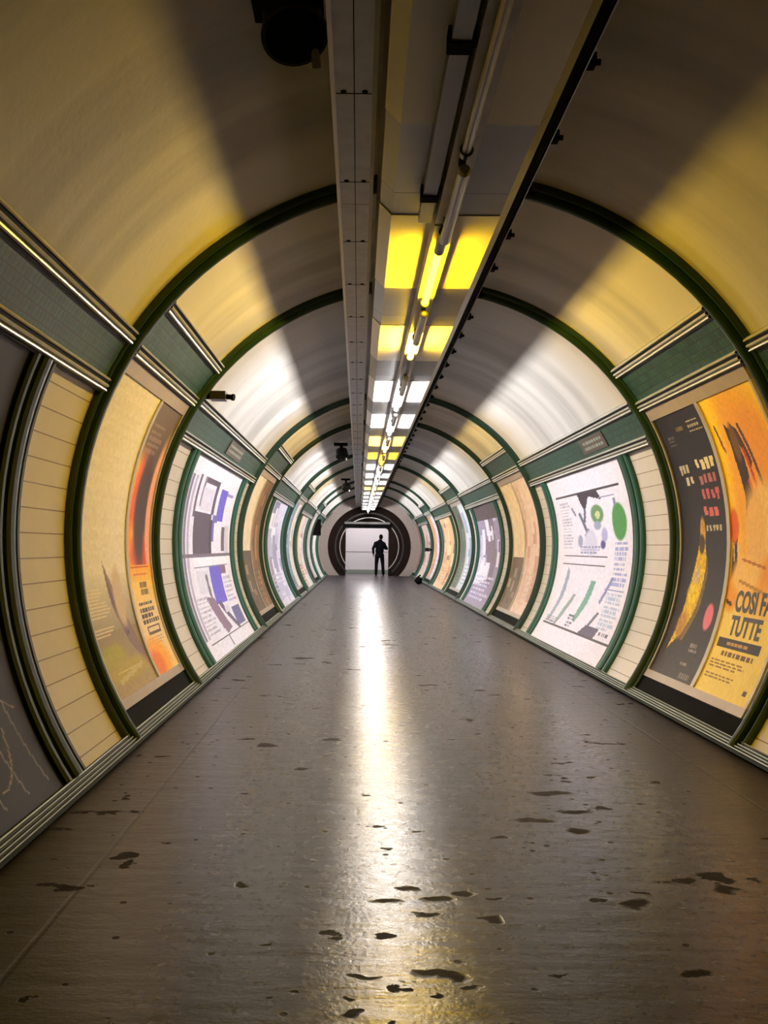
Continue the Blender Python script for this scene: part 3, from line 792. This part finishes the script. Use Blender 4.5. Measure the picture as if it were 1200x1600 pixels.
TX, TZ = 0.393, CAM_Z + 1.52
def fitting(k):
    s0 = L0 + LP * k
    lit = k >= 0
    if k == 0: col, cn = 'lamp_yellow', 'glowing yellow'
    elif k in (5,): col, cn = 'lamp_yellow', 'glowing yellow'
    elif k == 1: col, cn = 'lamp_gold', 'glowing golden white'
    elif k in (4, 9): col, cn = 'lamp_amber', 'glowing amber'
    else: col, cn = 'lamp_white', 'glowing white'
    n = {-1: 'unlit fluorescent lamp, nearest overhead', 0: 'yellow lit fluorescent lamp, nearest of the lit lamps'}.get(k)
    nm = ['first', 'second', 'third', 'fourth', 'fifth', 'sixth', 'seventh', 'eighth', 'ninth', 'tenth', 'eleventh', 'twelfth', 'thirteenth', 'fourteenth', 'fifteenth', 'sixteenth', 'seventeenth']
    if n is None: n = '%s fluorescent lamp, %s lit one from the viewpoint along the trunking' % (cn, nm[k])
    r = empty('fluorescent_lamp', (TX, s0 + LT / 2, TZ), n, 'lamp', 'lamps along the trunking')
    e1 = s0 + LP - .02
    MB().prism_y([(TX - .045, TZ + .03), (TX + .055, TZ + .03), (TX + .065, ZB - .005), (TX - .055, ZB - .005)], s0 + .01, e1).build('body', M['galv'], r)
    MB().tube((TX, s0 + (.30 if k == 0 else .06), TZ), (TX, s0 + (.74 if k == 1 else LT - .03), TZ), .019, n=16).build('tube', M[col] if lit else M['tube_glass'], r, smooth=False)
    for (ya, yb) in ((s0 + .005, s0 + (.30 if k == 0 else .05)), (s0 + (.74 if k == 1 else LT - .03), s0 + LT + .01)):
        mb = MB().tube((TX, ya, TZ), (TX, yb, TZ), .027, n=16)
        mb.box(TX - .014, TX + .014, ya, yb, TZ, TZ + .035)
        mb.build('lamp_holder', M['dark_plastic'], r)
    # dull spare tube in the gap before the next lamp
    MB().tube((TX, s0 + LT + .045, TZ - .052), (TX, s0 + LP - .03, TZ - .052), .026, n=16, round_ends=True).build('dead_tube', M['tube_glass'], r)
    for yc_ in (s0 + LP - .12, s0 + LT + .12):
        MB().box(TX - .014, TX + .014, yc_, yc_ + .04, TZ - .04, TZ + .034).build('clip', M['dark_plastic'], r)
for k in range(-1, 16):
    fitting(k)

# grey bar conduit beside the lamps
c = empty('conduit', (.335, 3, ZB - .03), 'flat grey conduit beside the unlit lamp under the trunking', 'conduit')
MB().box(.265, .325, 1.2, 4.55, ZB - .055, ZB - .012).build('casing', M['steel'], c)
for y in (1.9, 2.92, 4.2):
    MB().box(.255, .335, y, y + .07, ZB - .062, ZB - .0065).build('clamp', M['black'], c)

# ------------------------------------------------------------------ cable tray (left) and cable rail (right)
ZT = CAM_Z + 1.788
tr = empty('cable_tray', (-.02, 20, ZT), 'long galvanised cable tray hanging left of the lamps', 'cable tray')
ya = Y0 + .3
while ya < Y_END - .3:
    yb = min(ya + 3.6, Y_END - .1)
    mb = MB()
    mb.prism_y([(-.113, ZT), (-.040, ZT), (-.040, ZT + .035), (-.113, ZT + .035)], ya, yb - .006, 0)
    mb.prism_y([(-.036, ZT), (.034, ZT), (.034, ZT + .035), (-.036, ZT + .035)], ya, yb - .006, 0)
    mb.prism_y([(-.048, ZT + .006), (-.028, ZT + .006), (-.028, ZT + .03), (-.048, ZT + .03)], ya, yb - .006, 1)
    mb.build('cover', [M['galv'], M['black']], tr)
    lp = MB()
    lp.prism_y([(-.130, ZT - .004), (-.112, ZT - .008), (-.112, ZT + .075), (-.116, ZT + .075), (-.118, ZT + .004)], ya, yb - .006)
    lp.prism_y([(.033, ZT - .008), (.052, ZT - .002), (.040, ZT + .004), (.038, ZT + .075), (.033, ZT + .075)], ya, yb - .006)
    lp.build('flange', M['lip'], tr)
    ya = yb
y = 1.93
while y < Y_END - .5:
    MB().box(-.110, .032, y + .016, y + .021, ZT - .0015, ZT + .002).build('joint', M['black'], tr)
    for x in (-.080, .004):
        MB().tube((x, y, ZT - .004), (x, y, ZT + .004), .012, n=8).build('screw', M['black'], tr)
    y += .915
for y in [2.6 + 2.78 * k for k in range(14)]:
    MB().box(-.103, -.083, y, y + .03, ZT + .036, vault_z(-.09) - .02).box(.007, .027, y, y + .03, ZT + .036, vault_z(.01) - .02).build('hanger', M['black'], tr)

ZR = CAM_Z + 1.79
rl = empty('cable_rail', (.78, 20, ZR), 'long black cable rail with lugs hanging right of the lamps', 'cable rail')
ya = Y0 + .3
while ya < Y_END - .3:
    yb = min(ya + 5.2, Y_END - .1)
    MB().prism_y([(.740, ZR + .0), (.812, ZR), (.818, ZR + .012), (.818, ZR + .10), (.740, ZR + .10)], ya, yb - .005).build('beam', M['black'], rl)
    MB().prism_y([(.8185, ZR - .004), (.824, ZR - .004), (.824, ZR + .03), (.8185, ZR + .03)], ya, yb - .005).build('edge_strip', M['steel'], rl)
    ya = yb
y = 2.22
while y < Y_END - .4:
    MB().box(.824, .856, y, y + .055, ZR + .002, ZR + .045).tube((.856, y + .027, ZR + .02), (.875, y + .027, ZR + .02), .012, n=8).build('lug', M['black'], rl)
    y += .655
for y in [3.1 + 2.9 * k for k in range(13)]:
    MB().box(.765, .79, y, y + .04, ZR + .101, vault_z(.78) - .02).build('hanger', M['black'], rl)

# ------------------------------------------------------------------ loudspeakers on the vault
def speaker(x, y, z, label, rad=.118):
    r = empty('loudspeaker', (x, y, z), label, 'loudspeaker', 'loudspeakers on the vault')
    a = Vector((x, y, z)); d = Vector((.10, -.30, -.62)).normalized()
    top = vault_z(x - .17)
    hs = MB().tube(a - d * .12, a, rad * .92, rad, n=28).tube(a, a + d * .012, rad * 1.05, rad * 1.05, n=28).build('housing', M['dark_plastic'], r, smooth=False)
    g = MB().tube(a + d * .012, a + d * .017, rad * .92, rad * .92, n=28)
    g.build('grille', M['black'], hs)
    pt = a - d * .12
    MB().tube(pt + d * .01, (x - .02, y + .02, top - .03), .03, n=12).box(x - .16, x + .10, y - .06, y + .14, top - .055, top - .012).build('bracket', M['black'], r)  # stem and base plate; black plate widened left to stand in for shadow
    MB().tube(a + Vector((.07, .05, .0)), a + Vector((.078, .08, -.085)), .016, n=10).build('cable_gland', M['tube_glass'], r)
speaker(-.255, 3.50, 3.07, 'dark round loudspeaker on the vault left of the cable tray, nearest the viewpoint')
speaker(-.33, 18.3, 2.95, 'small round loudspeaker hanging left of the cable tray beyond the fourth arch', .12)
speaker(-.36, 27.5, 2.90, 'tiny dark loudspeaker left of the cable tray, furthest down the tunnel', .13)

# ------------------------------------------------------------------ small fittings
c = empty('wall_camera', (-1.16, 8.12, 2.46), 'small dark camera box bracketed beside the second arch above the left frieze', 'camera')
hs = MB().box(-1.26, -1.13, 8.03, 8.17, 2.43, 2.50).build('housing', M['dark_plastic'], c)
MB().tube((-1.13, 8.10, 2.462), (-1.08, 8.08, 2.455), .022, n=12).tube((-1.08, 8.08, 2.455), (-1.06, 8.075, 2.452), .028, n=12).build('lens', M['black'], hs)
MB().box(-1.345, -1.25, 8.05, 8.15, 2.445, 2.485).build('bracket', M['black'], c)

def plaque(s, y0, y1, label):
    r = empty('frieze_sign', P(s, 28.7, (y0 + y1) / 2, R_WALL - .03), label, 'sign')
    MB().arc_slab(s, y0, y1, 26.6, 31.0, R_WALL - .026, R_WALL - .034, n=3).build('board', M['plaque'], r)
    mb = MB(); rnd = random.Random(5)
    for row in (29.6, 28.0):
        y = y0 + .1
        while y < y1 - .12:
            w = .03 + .05 * rnd.random()
            mb.arc_slab(s, y, y + w, row - .4, row + .4, R_WALL - .034, R_WALL - .0355, n=2); y += w + .03
    mb.build('faded_print', M['base_grey'], r)
plaque(1, 9.3, 10.25, 'brown sign on the green frieze above the white sketch poster, right wall')
plaque(-1, 10.5, 11.7, 'dull brown sign on the green frieze above the violet block poster, left wall')

# projecting black sign, far left
x_s = CX - R_WALL * math.cos(RAD(12))
r = empty('projecting_sign', (x_s + .2, 34.1, 1.6), 'black box sign projecting from the far left wall', 'sign')
MB().box(x_s + .03, x_s + .34, 34.05, 34.2, 1.62, 2.20).build('box', M['black'], r)
MB().box(x_s - .03, x_s + .03, 34.09, 34.15, 1.75, 1.82).build('arm', M['dark_plastic'], r)
# small dark camera on the far right wall
r = empty('wall_camera', (2.5, 34.6, 1.2), 'small dark camera on the far right wall near the eighth arch', 'camera')
xw = CX + R_WALL
hs = MB().box(xw - .30, xw - .09, 34.5, 34.78, 1.10, 1.23).build('housing', M['dark_plastic'], r)
MB().tube((xw - .2, 34.5, 1.165), (xw - .2, 34.42, 1.165), .04, n=12).build('lens', M['black'], hs)
MB().box(xw - .09, xw - .012, 34.6, 34.68, 1.14, 1.19).build('bracket', M['black'], r)
# dark bag on the floor by the right wall
r = empty('dark_bag', (2.05, 32.2, 0), 'small dark bag left on the floor against the far right wall', 'bag')
bm_ = MB().ball((2.03, 32.2, .13), .13, .10, .13)
o = bm_.build('sack', M['black'], r, smooth=True)
for v in o.data.vertices:
    if v.co.z < .02: v.co.z = .003
    v.co.x += .02 * math.sin(v.co.z * 40)
MB().tube((2.00, 32.2, .25), (2.10, 32.2, .31), .02, .03, n=10).build('tied_neck', M['black'], r)

# ------------------------------------------------------------------ far end: portal, doorway, crossing passage
def face_ring(name, r_out, r_in, y0, y1, m, label):
    n = 48; vs = []; fs = []
    a0 = -math.asin(min(1, CZ / r_out))
    for k in range(n + 1):
        for rr in (r_out, r_in):
            b0 = math.asin(min(1, CZ / rr)); t = -b0 + (math.pi + 2 * b0) * k / n
            for y in (y0, y1):
                vs.append((CX + rr * math.cos(t), y, cz(rr, t)))
    for k in range(n):
        a = 4 * k; b = a + 4
        fs += [(a, b, b + 2, a + 2), (a + 1, a + 3, b + 3, b + 1), (a, a + 1, b + 1, b), (a + 2, b + 2, b + 3, a + 3)]
    fs += [(0, 2, 3, 1), (4 * n, 4 * n + 1, 4 * n + 3, 4 * n + 2)]
    trim_n[0] += 1
    return struct(mesh_obj('trim_%d' % trim_n[0], vs, fs, m), label, 'arch trim')
face_ring('e', R_WALL + .1, 1.80, Y_END, Y_END + .12, M['frame_grey'], 'pale ring of plaster around the dark far portal')
DX0, DX1, DZ = -.555, 1.30, 2.06
# dark end wall with a doorway that has rounded upper corners
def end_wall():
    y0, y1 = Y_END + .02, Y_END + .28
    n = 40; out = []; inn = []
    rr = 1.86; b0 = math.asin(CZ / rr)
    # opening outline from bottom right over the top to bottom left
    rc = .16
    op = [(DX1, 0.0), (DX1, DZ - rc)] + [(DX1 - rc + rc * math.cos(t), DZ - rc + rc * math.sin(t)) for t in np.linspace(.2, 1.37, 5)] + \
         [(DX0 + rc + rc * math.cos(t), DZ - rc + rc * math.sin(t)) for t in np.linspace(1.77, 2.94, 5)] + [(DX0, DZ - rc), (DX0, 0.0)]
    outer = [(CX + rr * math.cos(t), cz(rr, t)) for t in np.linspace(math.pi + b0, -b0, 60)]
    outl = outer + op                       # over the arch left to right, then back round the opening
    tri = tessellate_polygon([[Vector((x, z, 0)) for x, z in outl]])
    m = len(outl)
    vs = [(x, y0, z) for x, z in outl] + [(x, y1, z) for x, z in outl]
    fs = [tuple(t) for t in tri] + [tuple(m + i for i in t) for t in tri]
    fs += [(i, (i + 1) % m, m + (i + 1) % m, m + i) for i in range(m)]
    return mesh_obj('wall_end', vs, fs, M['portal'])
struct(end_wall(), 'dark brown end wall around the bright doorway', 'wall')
# arched moulding on the end wall and the lintel over the doorway
def ring_line(r, w, m, label):
    n = 40; mb = MB(); b0 = math.asin(min(1, CZ / r)) - .02
    prof = [(-.03, 0), (-.03, w), (0, w), (0, 0)]
    b0 = min(b0, RAD(48))
    trim(MB().sweep(Y_END + .02, prof, -math.degrees(b0), 180 + math.degrees(b0), n, base=r), m, label, 'arch trim')
ring_line(1.285, .03, M['ridge'], 'thin pale arch moulding on the dark far end wall')
ring_line(1.50, .06, M['dark_plastic'], 'inner dark arch moulding on the far end wall')
trim(MB().box(DX0 - .12, DX1 + .12, Y_END - .06, Y_END + .02, DZ, DZ + .17), M['black'], 'black lintel over the far doorway', 'lintel')
trim(MB().box(DX0 - .05, DX1 + .05, Y_END - .05, Y_END + .02, DZ + .17, DZ + .26), M['steel'], 'grey band above the black lintel of the far doorway', 'lintel')
# passage that crosses beyond the doorway
YC = 45.6
cw = MB().box(-4.0, 5.0, YC, YC + .12, 0, 3.2).build('wall_cross', M['cross_wall'])
struct(cw, 'pale pink white wall seen through the far doorway', 'wall')
trim(MB().box(-4.0, 5.0, YC - .03, YC, 0, .17), M['base_grey'], 'grey green skirting of the pale wall beyond the doorway', 'skirting')
trim(MB().box(-4.0, 5.0, YC - .012, YC, 1.0, 1.035), M['frame_grey'], 'thin grey rail along the pale wall beyond the doorway', 'rail')
struct(MB().box(-4.0, 5.0, Y_END + .3, YC + .12, 3.2, 3.3).build('ceiling', M['cross_wall']), 'pale ceiling of the passage beyond the doorway', 'ceiling')
struct(MB().box(-4.12, -4.0, Y_END + .3, YC + .12, 0, 3.2).build('wall_left', M['cross_wall']), 'pale left end of the passage beyond the doorway', 'wall')
struct(MB().box(5.0, 5.12, Y_END + .3, YC + .12, 0, 3.2).build('wall_right', M['cross_wall']), 'pale right end of the passage beyond the doorway', 'wall')
struct(MB().box(-4.0, DX0 - .6, Y_END + .28, Y_END + .34, 0, 3.2).box(DX1 + .6, 5.0, Y_END + .28, Y_END + .34, 0, 3.2).box(DX0 - .6, DX1 + .6, Y_END + .28, Y_END + .34, DZ + .5, 3.2).build('wall_near', M['cross_wall']), 'near side wall of the passage beyond the doorway', 'wall')
r = empty('ceiling_light', (.4, 43.9, 3.18), 'bright white ceiling light of the passage beyond the doorway', 'lamp')
MB().box(-1.2, 2.0, 43.7, 44.1, 3.13, 3.19).build('casing', M['white_enamel'], r)
MB().box(-1.15, 1.95, 43.74, 44.06, 3.11, 3.13).build('diffuser', emit('passage_light', (1, .93, .95, 1), 30.0), r)

# ------------------------------------------------------------------ the person in the doorway
def person(px, py):
    root = empty('person', (px, py, 0), 'person in dark jacket and trousers standing in the far doorway', 'person')
    S = 1.80 / 1.80
    def put(mb, name, m, vox, it=6):
        o = mb.build(name, m, root, smooth=True)
        md = o.modifiers.new('join', 'REMESH'); md.mode = 'VOXEL'; md.voxel_size = vox; md.use_smooth_shade = True
        sm = o.modifiers.new('soft', 'SMOOTH'); sm.factor = .5; sm.iterations = it
        return o
    def V(x, y, z): return (px + x, py + y, z)
    # joints (x to the viewer's right, seen from behind; faces away down the passage)
    hipL, hipR = V(-.095, 0, .93), V(.095, 0, .93)
    knL, knR = V(-.135, .02, .50), V(.145, .01, .50)
    anL, anR = V(-.145, -.01, .09), V(.175, -.02, .09)
    shL, shR = V(-.175, 0, 1.40), V(.19, 0, 1.38)
    elL, elR = V(-.285, -.02, 1.17), V(.315, .02, 1.18)
    wrL, wrR = V(-.265, .06, .93), V(.17, .24, 1.20)
    neck, head = V(.03, .02, 1.53), V(.06, .07, 1.675)
    b = MB()
    b.ball(head, .074, .095, .112); b.ball(V(.065, .10, 1.645), .055, .06, .06)           # skull and jaw
    b.tube(V(.02, 0, 1.44), V(.055, .05, 1.62), .060, .054)
    b.ball(V(.065, .158, 1.665), .014, .022, .02); b.ball(V(.066, .15, 1.635), .024, .014, .008)     # nose, lips
    b.ball(V(-.016, .06, 1.68), .012, .022, .032); b.ball(V(.136, .06, 1.68), .012, .022, .032)      # ears
    b.ball(V(0, 0, 1.30), .165, .11, .20); b.ball(V(0, 0, 1.05), .145, .10, .18); b.ball(V(0, 0, .93), .16, .11, .12)
    for sh, el, wr in ((shL, elL, wrL), (shR, elR, wrR)):
        b.ball(sh, .062); b.tube(V(0, 0, 1.42), sh, .07, .06); b.tube(sh, el, .052, .042); b.ball(el, .042); b.tube(el, wr, .041, .028)
    for h_, k_, a_ in ((hipL, knL, anL), (hipR, knR, anR)):
        b.tube(h_, k_, .088, .058); b.ball(k_, .058); b.tube(k_, a_, .056, .038)
        b.tube(V(a_[0] - px, a_[1] - py - .03, .05), V(a_[0] - px, a_[1] - py + .16, .035), .042, .034)
    def hand(w, d, n, t):
        w = Vector(w); d = Vector(d).normalized(); n = Vector(n).normalized(); s = d.cross(n)
        pc = w + d * .05
        b.ball(pc, .036, .03, .045)
        for q, (off, L) in enumerate(((-.030, .070), (-.010, .080), (.010, .076), (.029, .060))):
            p0 = w + d * .085 + s * off; p1 = p0 + d * L * .5 + n * .008; p2 = p1 + d * L * .3 + n * .03
            b.tube(w + d * .04 + s * off * .7, p0, .011, .010, 8); b.tube(p0, p1, .0095, .0085, 8); b.tube(p1, p2, .0085, .0075, 8)
        t0 = w + d * .025 + s * (-.03 * t); t1 = t0 + d * .035 + s * (-.03 * t); t2 = t1 + d * .03 + n * .012
        b.tube(t0, t1, .012, .011, 8); b.tube(t1, t2, .011, .009, 8)
    hand(wrL, (.05, .25, -1), (1, .3, 0), 1); hand(wrR, (-.8, .5, .25), (-.2, .6, -.6), -1)
    put(b, 'body', M['skin'], .008, 3)
    j = MB()
    j.ball(V(0, 0, 1.30), .195, .150, .20); j.ball(V(0, 0, 1.10), .190, .145, .22); j.ball(V(0, 0, .92), .185, .145, .13)
    j.tube(V(0, 0, 1.38), V(.035, .02, 1.57), .135, .082)
    for sh, el, wr in ((shL, elL, wrL), (shR, elR, wrR)):
        j.ball(sh, .088); j.tube(V(.02, 0, 1.46), sh, .105, .088); j.tube(sh, el, .078, .064); j.ball(el, .064); j.tube(el, wr, .062, .048)
    put(j, 'jacket', M['jacket'], .014, 5)
    t = MB()
    t.ball(V(0, 0, .91), .178, .135, .13)
    for h_, k_, a_ in ((hipL, knL, anL), (hipR, knR, anR)):
        t.tube(h_, k_, .108, .078); t.ball(k_, .078); t.tube(k_, V(a_[0] - px, a_[1] - py, .06), .076, .066)
    put(t, 'trousers', M['trouser'], .014, 5)
    for a_ in (anL, anR):
        s = MB()
        s.ball(V(a_[0] - px, a_[1] - py, .062), .058, .068, .058)
        s.tube(V(a_[0] - px, a_[1] - py, .052), V(a_[0] - px + .01, a_[1] - py + .18, .046), .052, .044); s.ball(V(a_[0] - px + .01, a_[1] - py + .19, .045), .045, .06, .041)
        put(s, 'shoe', M['black'], .012, 3)
    h = MB(); h.ball(V(.058, .045, 1.712), .085, .103, .100); h.ball(V(.05, -.005, 1.66), .074, .065, .085)
    put(h, 'hair', M['hair'], .012, 3)
    return root
person(.935, 42.35)

# ------------------------------------------------------------------ world, camera, view
w = bpy.data.worlds.new('world'); SC.world = w; w.use_nodes = True
bg = w.node_tree.nodes['Background']; bg.inputs['Color'].default_value = (.5, .55, .6, 1); bg.inputs['Strength'].default_value = .02

cam = bpy.data.cameras.new('camera'); co = bpy.data.objects.new('camera', cam); COL.objects.link(co)
cam.sensor_fit = 'VERTICAL'; cam.sensor_height = 24.0; cam.sensor_width = 18.0; cam.lens = 24.0 * FPX / 1600
cam.shift_x = 40.0 / 1600; cam.shift_y = 56.0 / 1600
cam.clip_start = .05; cam.clip_end = 200
co.matrix_world = Matrix.Translation((0, 0, CAM_Z)) @ Matrix.Rotation(RAD(90), 4, 'X') @ Matrix.Rotation(RAD(0.7), 4, 'Z')
SC.camera = co
SC.view_settings.view_transform = 'Standard'; SC.view_settings.look = 'None'
SC.view_settings.gamma = 1.0; SC.view_settings.use_curve_mapping = False
SC.view_settings.exposure = 0.0
SC.cycles.sample_clamp_indirect = 6.0
SC.cycles.max_bounces = 8
SC.cycles.use_denoising = True
